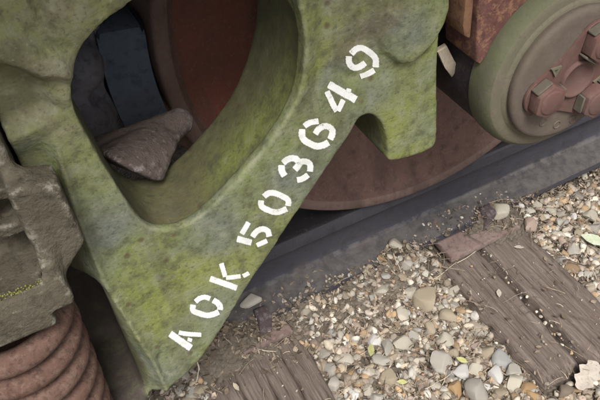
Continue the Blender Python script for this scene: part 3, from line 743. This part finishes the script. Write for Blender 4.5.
# ------------------------------------------------------------------ coil springs
def coil(name, cx, cy, label, R=.0596, r=.0144, z0=.15, z1=.447, turns=7.1, ph=0.0):
    V = []; Q = []; n = int(turns*44); m = 14
    for i in range(n+1):
        t = i/n; a = 2*math.pi*turns*t+ph; z = z0+r+(z1-z0-2*r)*t
        for j in range(m):
            b = 2*math.pi*j/m; V.append(((R+r*math.cos(b))*math.cos(a), (R+r*math.cos(b))*math.sin(a), z+r*math.sin(b)*1.02))
    for i in range(n):
        for j in range(m): Q.append((i*m+j, (i+1)*m+j, (i+1)*m+(j+1) % m, i*m+(j+1) % m))
    Q.append(tuple(range(m))[::-1]); Q.append(tuple(n*m+j for j in range(m)))
    o = link(name, mesh(name, V, Q), M['spring']); o.location = (cx, cy, 0); return tag(o, label, 'spring', 'truck coil springs')
sp1 = coil('coil_spring', -.7635, -.345, 'rusty brown coil spring under the bolster end at lower left', ph=3.4); sp1.rotation_euler = (0, math.radians(3.2), 0)


# ================================================================== BRAKE GEAR seen through the frame window
bb = empty('brake_beam', (-.5, -.05, .4)); tag(bb, 'dark iron brake beam with blue-grey shoe against the wheel, seen through frame opening', 'brake beam')
def arcpoly(r0, r1, a, b, n=12):
    p = [(r0*math.cos(math.radians(a+(b-a)*i/n)), .457+r0*math.sin(math.radians(a+(b-a)*i/n))) for i in range(n+1)]
    return p+[(r1*math.cos(math.radians(b+(a-b)*i/n)), .457+r1*math.sin(math.radians(b+(a-b)*i/n))) for i in range(n+1)]
under('brake_shoe', bm_mesh('brake_shoe', prism(arcpoly(.4635, .528, 171, 191), -.066, .03, .012), True, 35), M['shoe'], bb)
hx = .0025
X, Y, Z = grid(-.64, -.485, -.11, .07, .30, .60, hx)
rr = np.hypot(X, Z-.457)
Hd = smax(smax(np.abs(rr-.542)-.024+0*Y, np.abs(np.arctan2(Z-.457, -X))*.53-.100+0*Y, .012), np.abs(Y+.022)-.030+0*X, .008)
lob = np.sqrt((X+.560)**2+(Y+.055)**2*.6+(Z-.500)**2)-.038; Hd = smin(Hd, lob, .015)
lob2 = np.sqrt((X+.570)**2+(Y+.055)**2*.6+((Z-.410)*.8)**2)-.040; Hd = smin(Hd, lob2, .015)
bar = np.sqrt((X+.590)**2+(Z-.455)**2)-.030+0*Y; Hd = smin(Hd, smax(bar, np.abs(Y)-.10, .01), .015)
ov = np.sqrt(((X+.520)*1.0)**2+((Z-.452)*.45)**2)-.012+0*Y; Hd = smax(Hd, -np.maximum(ov, Y+.03), .008)
rim = np.abs(np.sqrt(((X+.520)*1.0)**2+((Z-.452)*.45)**2)-.017)-.005+0*Y; Hd = smin(Hd, smax(rim, np.abs(Y+.052)-.009, .004), .008)
V, Q = surface_nets(np.broadcast_to(Hd, np.broadcast_shapes(X.shape, Y.shape, Z.shape)), (-.64, -.11, .30), hx)
under('brake_head', fastmesh('brake_head', V, Q), M['head'], bb)
A_ = onY((106, 163), -.285); B_ = onY((165, 189), -.285); C_ = onY((194, 112), -.165); Cm = onY((150, 116), -.170); D_ = onY((80, 150), -.19); R_ = onY((190, 134), -.215)
top = [A_, B_, R_, C_, Cm, D_]; allp = top+[q+np.array([0, .02, -.018]) for q in top]+[(A_+D_)/2+np.array([0, .01, .006]), (B_+C_)/2+np.array([-.012, 0, .010]), (Cm+A_)/2+np.array([0, -.004, .010])]
bm = bmesh.new()
for q in allp: bm.verts.new(tuple(q))
bmesh.ops.convex_hull(bm, input=list(bm.verts)); bm.normal_update()
planes = [(np.array(f.normal), np.array(f.verts[0].co)) for f in bm.faces]; bm.free()
lo = np.min(allp, 0)-.04; hi = np.max(allp, 0)+.04
X, Y, Z = grid(lo[0], hi[0], lo[1], hi[1], lo[2], hi[2], .0025)
cen = np.mean(allp, 0); E_ = None
for nn, q in planes:
    if nn@(cen-q) > 0: nn = -nn
    d = (X-q[0])*nn[0]+(Y-q[1])*nn[1]+(Z-q[2])*nn[2]; E_ = d if E_ is None else smax(E_, d, .015)
s0 = onY((66, 163), -.195); s1_ = onY((180, 121), -.18); ee = s1_-s0; tt = np.clip(((X-s0[0])*ee[0]+(Y-s0[1])*ee[1]+(Z-s0[2])*ee[2])/(ee@ee), 0, 1)
shaft = np.sqrt((X-s0[0]-tt*ee[0])**2+(Y-s0[1]-tt*ee[1])**2+(Z-s0[2]-tt*ee[2])**2)-.017
E_ = smin(E_, shaft, .012)
V, Q = surface_nets(E_, tuple(lo), .0025); N = vnormals(V, Q); V = V+N*(.0016*fbm(V, 30, 2, 61)+.0008*fbm(V, 140, 2, 62))[:, None]
under('beam_end', fastmesh('beam_end', V, Q), M['beam'], bb)

# ================================================================== FREIGHT CAR overhead (shades the truck)
fc = empty('freight_car', (-.9, .75, 1.12)); tag(fc, 'dark steel underside of the freight car above the truck', 'freight car')
def bx(x0, x1, y0, y1, z0, z1): return prism([(x0, z0), (x1, z0), (x1, z1), (x0, z1)], y0, y1, .01, 1)
under('floor', bm_mesh('floor', bx(-3, 9, -.62, 2.2, 1.16, 1.26), False), M['car'], fc)
under('side_sill', bm_mesh('side_sill', bx(-3, 9, -.66, -.625, 1.12, 2.6), False), M['car'], fc)
under('body_bolster', bm_mesh('body_bolster', bx(-1.15, -.63, -.5, 2.0, .98, 1.155), False), M['car'], fc)

# ================================================================== BALLAST STONES
def stone_verts(seed, sub):
    r = np.random.default_rng(seed); bm = bmesh.new(); bmesh.ops.create_icosphere(bm, subdivisions=sub, radius=1)
    V = np.array([v.co[:] for v in bm.verts]); F = np.array([[v.index for v in f.verts] for f in bm.faces]); bm.free()
    for k in range(13):
        n = r.normal(size=3); n /= np.linalg.norm(n); d = r.uniform(.46, .83); s = V@n-d
        V = V-np.outer(np.maximum(s, 0)*.96, n)
    V = V*np.array([1.0, r.uniform(.62, .9), r.uniform(.45, .68)]); V = V*(1+.05*fbm(V, 2.2, 2, seed)[:, None])
    V = V/np.abs(V[:, :2]).max(); return V, F
SM = []
for k in range(18):
    V, F = stone_verts(100+k, 3); me = fastmesh('stone', V, F); me.set_sharp_from_angle(angle=math.radians(40)); me.materials.append(M['stone']); SM.append(me)
SV = [stone_verts(300+k, 2) for k in range(14)]
placed = []     # x, y, r
def ok(x, y, r, f=.82):
    for (a, b, c) in placed:
        if (a-x)**2+(b-y)**2 < ((c+r)*f)**2: return False
    return True
nst = 0
def add_stone(x, y, r, colr, z=None, sink=.30, sx=1.0, yaw=None):
    global nst
    o = bpy.data.objects.new('stone', SM[nst % len(SM)]); COL.objects.link(o); o.parent = ground; nst += 1
    zz = (gz1(x, y) if z is None else z)+r*sink
    o.location = (x, y, zz); o.rotation_euler = (rnd.uniform(-.35, .35), rnd.uniform(-.35, .35), rnd.uniform(0, 6.28) if yaw is None else yaw)
    o.scale = (r*sx, r, r); o.color = (*colr, 1); placed.append((x, y, r*.85))
    return o
WH, CR, TA, OR, GY, BL, DK, PK = (.72, .70, .66), (.55, .50, .40), (.42, .35, .25), (.45, .29, .14), (.47, .435, .375), (.37, .365, .35), (.22, .18, .145), (.40, .30, .25)
marks = [(371, 278, 9, CR), (353, 288, 9, TA), (368, 289, 8, TA), (381, 282, 6, OR), (382, 301, 8, CR), (321, 304, 9, OR), (362, 296, 4, CR), (342, 298, 3.5, WH), (396, 272, 9, CR), (388, 270, 6, GY),
         (425, 302, 14, TA), (409, 298, 7, CR), (402, 317, 10, CR), (453, 292, 9, CR), (442, 298, 6, PK), (447, 317, 9, TA), (463, 297, 5, CR), (453, 305, 6, GY), (440, 306, 4, WH), (455, 277, 5, CR),
         (402, 343, 11, CR), (387, 347, 11, GY), (405, 356, 4, WH), (418, 362, 7, CR), (440, 361, 13, GY), (446, 341, 9, CR), (462, 371, 9, WH), (453, 389, 11, OR), (388, 378, 9, TA), (400, 363, 5, CR), (382, 362, 10, GY), (393, 357, 8, TA),
         (331, 368, 8, GY), (333, 383, 8, GY), (345, 358, 9, CR), (353, 394, 8, WH), (368, 390, 6, CR), (352, 374, 6, OR), (370, 372, 6, CR), (362, 350, 6, TA), (375, 340, 8, WH), (377, 398, 9, GY), (349, 383, 6, TA),
         (487, 352, 9, TA), (503, 360, 12, BL), (494, 374, 11, WH), (513, 371, 8, GY), (515, 383, 9, CR), (527, 388, 8, OR), (534, 396, 8, OR), (500, 391, 9, TA), (476, 392, 12, GY), (466, 383, 6, CR), (477, 371, 8, CR), (488, 384, 5, WH), (517, 361, 5, GY), (455, 353, 7, TA), (474, 345, 7, PK), (463, 343, 5, CR),
         (535, 212, 8, CR), (550, 210, 7, CR), (560, 219, 7, GY), (542, 219, 6, TA), (574, 212, 6, WH), (592, 210, 9, CR), (595, 222, 9, GY), (580, 228, 8, TA), (558, 236, 8, CR), (571, 230, 5, WH), (530, 227, 8, PK), (544, 236, 4, WH), (547, 245, 6, CR), (572, 250, 8, GY), (584, 177, 6, CR), (543, 193, 5, CR), (552, 190, 4, CR),
         (497, 228, 10, CR), (487, 231, 6, GY), (473, 213, 6, TA), (463, 209, 5, CR), (446, 211, 6, WH), (252, 301, 12, GY), (193, 391, 8, GY), (186, 380, 7, GY), (199, 389, 9, TA), (187, 397, 7, TA), (180, 392, 6, GY), (407, 283, 6, GY), (420, 275, 6, GY), (395, 330, 6, TA), (415, 335, 7, GY), (430, 330, 8, TA), (428, 345, 6, CR)]
for (px, py, r, c) in marks:
    z = -.222
    if py < 235: z = -.20
    if px < 200: z = -.20
    Pp = onZ((px, py), z); zz = None
    if px == 252: Pp = onZ((px, py), -.132); zz = -.140
    rr_ = r/505*1.12; j = rnd.uniform(.88, 1.12)
    add_stone(Pp[0], Pp[1], rr_, tuple(v*j for v in c), zz, .42)
def vis_px(x, y, z):
    d = np.array([x, y, z])-CAM; dep = d@Fv
    return 300+FPX*(d@Rv)/dep, 200-FPX*(d@Uv)/dep
tries = 0
while nst < 296 and tries < 40000:
    tries += 1
    x = rnd.uniform(-.62, 1.0); y = rnd.uniform(-.62, -.10)
    u, v = vis_px(x, y, -.22)
    if not (-15 < u < 615 and 120 < v < 415) or in_tie(x, y, .006): continue
    r = .0095+.0085*rnd.random()**1.4
    if x < .05 and y > -.16: r *= .7
    if ok(x, y, r, .80):
        c = PAL[int(rnd.random()**1.15*len(PAL))]; j = rnd.uniform(.72, 1.18); add_stone(x, y, r, tuple(k*j for k in c), None, .33, rnd.uniform(1, 1.35))
# the smaller ballast and grit in between: too small and too many to pick apart
def batch(name, items, mat, label, cat=None):
    Vs = []; Fs = []; Cs = []; b = 0
    for (V, F, c) in items:
        Vs.append(V); Fs.append(F+b); Cs.append(np.tile(c, (len(V), 1))); b += len(V)
    me = fastmesh(name, np.concatenate(Vs), np.concatenate(Fs)); setcol(me, 'tint', np.concatenate(Cs))
    o = link(name, me, mat); tag(o, label, cat, None, 'stuff'); return o
def rotm(r):
    a, b, c = r.uniform(0, 6.28, 3); ca, sa, cb, sb, cc, sc = math.cos(a), math.sin(a), math.cos(b), math.sin(b), math.cos(c), math.sin(c)
    return np.array([[cc, -sc, 0], [sc, cc, 0], [0, 0, 1]])@np.array([[1, 0, 0], [0, cb, -sb], [0, sb, cb]])@np.array([[ca, -sa, 0], [sa, ca, 0], [0, 0, 1]])
def rand_around(n, fcond):
    out = []
    while len(out) < n:
        x = rng.uniform(-1.5, 1.7, 4000); y = rng.uniform(-1.15, .6, 4000)
        for a, b in zip(x, y):
            u, v = vis_px(a, b, -.22)
            if not (-40 < u < 640 and 90 < v < 440) and fcond(a, b): out.append((a, b))
    return np.array(out[:n])
def rand_ground(n, fcond):
    """positions over the visible track bed, denser near the camera's view"""
    out = []
    while len(out) < n:
        x = rng.uniform(-.75, 1.25, 4000); y = rng.uniform(-.70, .30, 4000)
        for a, b in zip(x, y):
            u, v = vis_px(a, b, -.22)
            if -40 < u < 640 and 90 < v < 440 and fcond(a, b): out.append((a, b))
    return np.array(out[:n])
items = []
pos = rand_ground(5200, lambda a, b: (not in_tie(a, b, -.002)) and not (-.085 < b < .055))
pos = np.concatenate([pos, rand_around(5500, lambda a, b: (not in_tie(a, b, -.002)) and not (-.085 < b < .055))])
zz = ground_z(pos)
for (x, y), z in zip(pos, zz):
    V, F = SV[rng.integers(len(SV))]; r = .0045+.0085*rng.random()**1.4
    if y > -.15 and x < .1: r *= .75
    c = np.array(PAL[rng.integers(len(PAL))])*rng.uniform(.6, 1.25)
    items.append((V@rotm(rng).T*r*np.array([1, 1, .9])+np.array([x, y, z+r*.3+.004*rng.random()]), F, c))
# grit on the tie tops and in the crack
pos = rand_ground(150, lambda a, b: in_tie(a, b, -.004) and -.46 < b < -.09)
for (x, y) in pos:
    V, F = SV[rng.integers(len(SV))]; r = .0012+.0022*rng.random()**2
    items.append((V@rotm(rng).T*r+np.array([x, y, -.207+r*.4]), F, np.array(PAL[rng.integers(len(PAL))])*rng.uniform(.6, 1.1)))
for k in range(34):
    t = rng.random(); x = .113+.021*t+rng.uniform(-.008, .008)*1.0; y = -.45+.36*t; V, F = SV[rng.integers(len(SV))]; r = .002+.0035*rng.random()**2
    items.append((V@rotm(rng).T*r+np.array([x, y, -.215+.006*rng.random()]), F, np.array(PAL[rng.integers(len(PAL))])*rng.uniform(.8, 1.3)))
# grit lodged on the rail foot
for k in range(420):
    x = rng.uniform(-.6, .5); y = rng.uniform(-.088, -.05+.012*math.sin(x*9)); x = min(x, .2*rng.random()+.05) if x > .2 else x; V, F = SV[rng.integers(len(SV))]; r = .0015+.0035*rng.random()**2
    zf = -.136-(-.036-y)*.41 if y > -.08 else -.148
    items.append((V@rotm(rng).T*r+np.array([x, y, zf+r*.5+.002]), F, np.array(PAL[rng.integers(len(PAL))])*rng.uniform(.5, 1.0)))
batch('gravel', items, M['stonestuff'], 'small pale ballast chips and grit filling the track bed')
# ------------------------------------------------------------------ leaf litter and twigs
items = []
LC = [(.235, .185, .135), (.16, .122, .09), (.31, .25, .185), (.40, .335, .255), (.11, .086, .064), (.28, .22, .168), (.19, .148, .11)]
pos = rand_ground(7600, lambda a, b: b < -.06 and not (.02 < a < .10 and -.135 < b) and ((not in_tie(a, b, -.002)) or (b > -.108-.02*math.sin(a*40)) or rng.random() < .03))
pos = np.concatenate([pos, rand_around(5000, lambda a, b: b < -.06 and not in_tie(a, b, -.002))])
zz = ground_z(pos)
for (x, y), z in zip(pos, zz):
    if in_tie(x, y, -.002) and y < -.155: z = -.206
    elif in_tie(x, y): z = max(z, -.203)
    L = .0022+.0058*rng.random()**1.6; W = L*rng.uniform(.22, .7); R = rotm(rng)
    a = rng.uniform(0, 6.28); tl = rng.normal(0, .35, 2); bend = rng.uniform(-.5, .5)
    P = np.array([[-L, 0, 0], [-.3*L, -W, bend*W], [.45*L, -W*.8, bend*W], [L, 0, .2*L], [.45*L, W*.8, bend*W], [-.3*L, W, bend*W], [0, 0, 0]])
    ca, sa = math.cos(a), math.sin(a); P = P@np.array([[ca, sa, 0], [-sa, ca, 0], [0, 0, 1]]); P[:, 2] += P[:, 0]*tl[0]+P[:, 1]*tl[1]
    F = np.array([[6, i, (i+1) % 6] for i in range(6)])
    items.append((P+np.array([x, y, z+.003+.009*rng.random()]), F, np.array(LC[rng.integers(len(LC))])*rng.uniform(.6, 1.35)))
def twig(p0, p1, r, sag=.0, nseg=6):
    V = []; F = []; p0 = np.array(p0); p1 = np.array(p1); d = p1-p0; t = d/np.linalg.norm(d); a = np.cross(t, [0, 0, 1.]); a /= np.linalg.norm(a)+1e-9; b = np.cross(a, t)
    for i in range(nseg+1):
        s = i/nseg; c = p0+d*s+np.array([0, 0, 1])*sag*math.sin(math.pi*s)+a*.06*np.linalg.norm(d)*math.sin(s*5)*.5
        for j in range(5): V.append(c+(a*math.cos(j*1.2566)+b*math.sin(j*1.2566))*r*(1-.5*s))
    for i in range(nseg):
        for j in range(5):
            q = (i*5+j, i*5+(j+1) % 5, (i+1)*5+(j+1) % 5, (i+1)*5+j); F += [(q[0], q[1], q[2]), (q[0], q[2], q[3])]
    return np.array(V), np.array(F)
pos = rand_ground(620, lambda a, b: b < -.075 and ((not in_tie(a, b, -.01)) or b > -.12 or rng.random() < .12))
zz = ground_z(pos)
for (x, y), z in zip(pos, zz):
    if in_tie(x, y): z = max(z, -.204)
    a = rng.uniform(0, 6.28); L = .012+.045*rng.random()**2; V, F = twig((x, y, z+.010), (x+L*math.cos(a), y+L*math.sin(a), z+.008+rng.uniform(0, .012)), .0006+.0009*rng.random(), .002)
    items.append((V, F, np.array(LC[rng.integers(len(LC))])*rng.uniform(.8, 1.7)))
for k in range(1500):      # debris banked against the left tie
    x = rng.uniform(-.56, -.31); y = -.175+.11*rng.random(); z = max(gz1(x, y), -.204) if y > -.112-.018*math.sin(x*31) else -.206
    if z <= -.205 and rng.random() < .85: continue
    L = .002+.007*rng.random()**1.5; W = L*rng.uniform(.2, .7); a = rng.uniform(0, 6.28); tl = rng.normal(0, .4, 2)
    P = np.array([[-L, 0, 0], [-.3*L, -W, 0], [.45*L, -W*.8, .2*W], [L, 0, .2*L], [.45*L, W*.8, 0], [-.3*L, W, .2*W], [0, 0, 0]]); ca, sa = math.cos(a), math.sin(a)
    P = P@np.array([[ca, sa, 0], [-sa, ca, 0], [0, 0, 1]]); P[:, 2] += P[:, 0]*tl[0]+P[:, 1]*tl[1]
    items.append((P+np.array([x, y, z+.002+.006*rng.random()]), np.array([[6, i, (i+1) % 6] for i in range(6)]), np.array(LC[rng.integers(len(LC))])*rng.uniform(.5, 1.3)))
for k in range(450):      # crumbs that have blown onto the rail foot
    x = rng.uniform(-.6, .30); y = -.092+.05*rng.random()**1.7*(.6+.4*math.sin(x*17)); z = -.132-(-.036-y)*.41+.002 if y > -.082 else -.150
    L = .002+.005*rng.random(); W = L*rng.uniform(.25, .7); a = rng.uniform(0, 6.28); tl = rng.normal(0, .3, 2)
    P = np.array([[-L, 0, 0], [-.3*L, -W, 0], [.45*L, -W*.8, .2*W], [L, 0, .2*L], [.45*L, W*.8, 0], [-.3*L, W, .2*W], [0, 0, 0]]); ca, sa = math.cos(a), math.sin(a)
    P = P@np.array([[ca, sa, 0], [-sa, ca, 0], [0, 0, 1]]); P[:, 2] += P[:, 0]*tl[0]+P[:, 1]*tl[1]
    items.append((P+np.array([x, y, z+.004*rng.random()]), np.array([[6, i, (i+1) % 6] for i in range(6)]), np.array(LC[rng.integers(len(LC))])*rng.uniform(.6, 1.2)))
batch('leaf_litter', items, M['litter'], 'brown crumbled leaf litter and twigs among the stones')

# ================================================================== single leaves, straws and chips
def leaf_obj(name, loc, outline, size, rz, mat, label, cat='leaf', tilt=(0, 0), curl=.25):
    n = len(outline); V = [(x*size, y*size, curl*size*(abs(y)**1.5)) for x, y in outline]; m = len(V)
    mid = [(x*size*.98, 0, 0) for x, y in outline]
    xsn = sorted(set(round(x, 3) for x, y in outline))
    V += [(x*size, y*size, curl*size*(abs(y)**1.5)-.0008) for x, y in outline]
    V += [(0, 0, .004*size), (0, 0, .004*size-.0008)]
    F = [(i, (i+1) % m, 2*m) for i in range(m)]+[((i+1) % m+m, i+m, 2*m+1) for i in range(m)]+[(i, i+m, (i+1) % m+m, (i+1) % m) for i in range(m)]
    me = mesh(name, V, F); me.set_sharp_from_angle(angle=math.radians(60)); o = link(name, me, mat); o.location = loc; o.rotation_euler = (tilt[0], tilt[1], rz); return tag(o, label, cat)
oak = []
for i in range(40):
    t = i/40*2*math.pi; r = .50+.13*math.cos(t*9)*abs(math.sin(t))**.5; oak.append((math.cos(t)*(.95 if math.cos(t) > 0 else 1.0), math.sin(t)*r))
dia = [(1, 0), (.55, .28), (.1, .45), (-.4, .36), (-1, 0), (-.45, -.33), (.1, -.42), (.6, -.25)]
Pl = onZ((588, 375), -.198); leaf_obj('oak_leaf', tuple(Pl), oak, .036, .35, M['leaf'], 'large pale lobed dead leaf at the end of the split tie', tilt=(.12, -.1))
Pl = onZ((499, 293), -.204); leaf_obj('dead_leaf', tuple(Pl), dia, .0125, .95, M['leaf'], 'small pale diamond-shaped leaf lying on the right tie plank', tilt=(.1, .1))
Pl = onZ((519, 247), -.200); leaf_obj('dead_leaf', tuple(Pl), dia, .0115, -.5, M['leaf'], 'small cream leaf on the right tie near the rail', tilt=(-.1, .1))
Pl = onZ((594, 240), -.205); leaf_obj('green_leaf', tuple(Pl), dia, .030, -1.0, M['greenleaf'], 'pale green leaf among stones at the right edge', tilt=(.2, .1))
M['yleaf'] = mat_rust('yellow_leaf', (.38, .37, .14), (.24, .23, .09), (.45, .44, .22), 40, 0)
for u, sz, a, lb in [((371, 350), .017, 1.0, 'folded yellow-green leaf between stones near the left tie'), ((462, 360), .012, -.9, 'small yellow leaf beside the orange-tan stone'), ((402, 382), .011, -.5, 'tiny yellow leaf tip on gravel at bottom centre'), ((259, 330), .010, .4, 'small yellow leaf on dirt below the spike')]:
    Pl = onZ(u, -.203); leaf_obj('yellow_leaf', tuple(Pl), dia, sz, a, M['yleaf'], lb, tilt=(.35, .15))
def straw(us, zs, r, label, nm='straw'):
    pts = [onZ(u, z) for u, z in zip(us, zs)]; Vs = []; Fs = []; b = 0
    for p, q in zip(pts[:-1], pts[1:]):
        V, F = twig(p, q, r, .0, 4); Vs.append(V); Fs.append(F+b); b += len(V)
    return tag(link(nm, fastmesh(nm, np.concatenate(Vs), np.concatenate(Fs)), M['straw']), label, 'straw')
straw([(430, 281), (457, 263), (490, 241), (521, 224)], [-.205, -.196, -.194, -.20], .0012, 'long pale straw lying across the rail end of the right tie')
straw([(425, 389), (440, 381), (455, 371)], [-.2, -.196, -.198], .0010, 'thin pale straw on gravel at bottom centre')
straw([(238, 349), (262, 350), (276, 352)], [-.195, -.192, -.198], .0016, 'pale broken twig across the dirt by the left tie')
straw([(196, 382), (199, 370), (197, 360)], [-.17, -.14, -.12], .0022, 'dry upright stalk beside the frame foot')
# bark chip lodged between pedestal leg and adapter
cp = [onY(u, y) for u, y in (((437, 52), -.312), ((447, 46), -.306), ((454, 60), -.303), ((459, 67), -.300), ((452, 78), -.302), ((445, 68), -.306))]
bm = bmesh.new(); a = [bm.verts.new(tuple(p)) for p in cp]; b = [bm.verts.new((p[0]+.003, p[1]+.010, p[2]-.001)) for p in cp]; n = len(cp)
bm.faces.new(a); bm.faces.new(b[::-1])
for i in range(n): bm.faces.new((a[i], b[i], b[(i+1) % n], a[(i+1) % n]))
bmesh.ops.bevel(bm, geom=list(bm.edges), offset=.0012, segments=1, affect='EDGES')
tag(link('bark_chip', bm_mesh('bark_chip', bm, True, 40), M['straw']), 'pale bark chip lodged between the green leg and red adapter', 'bark')
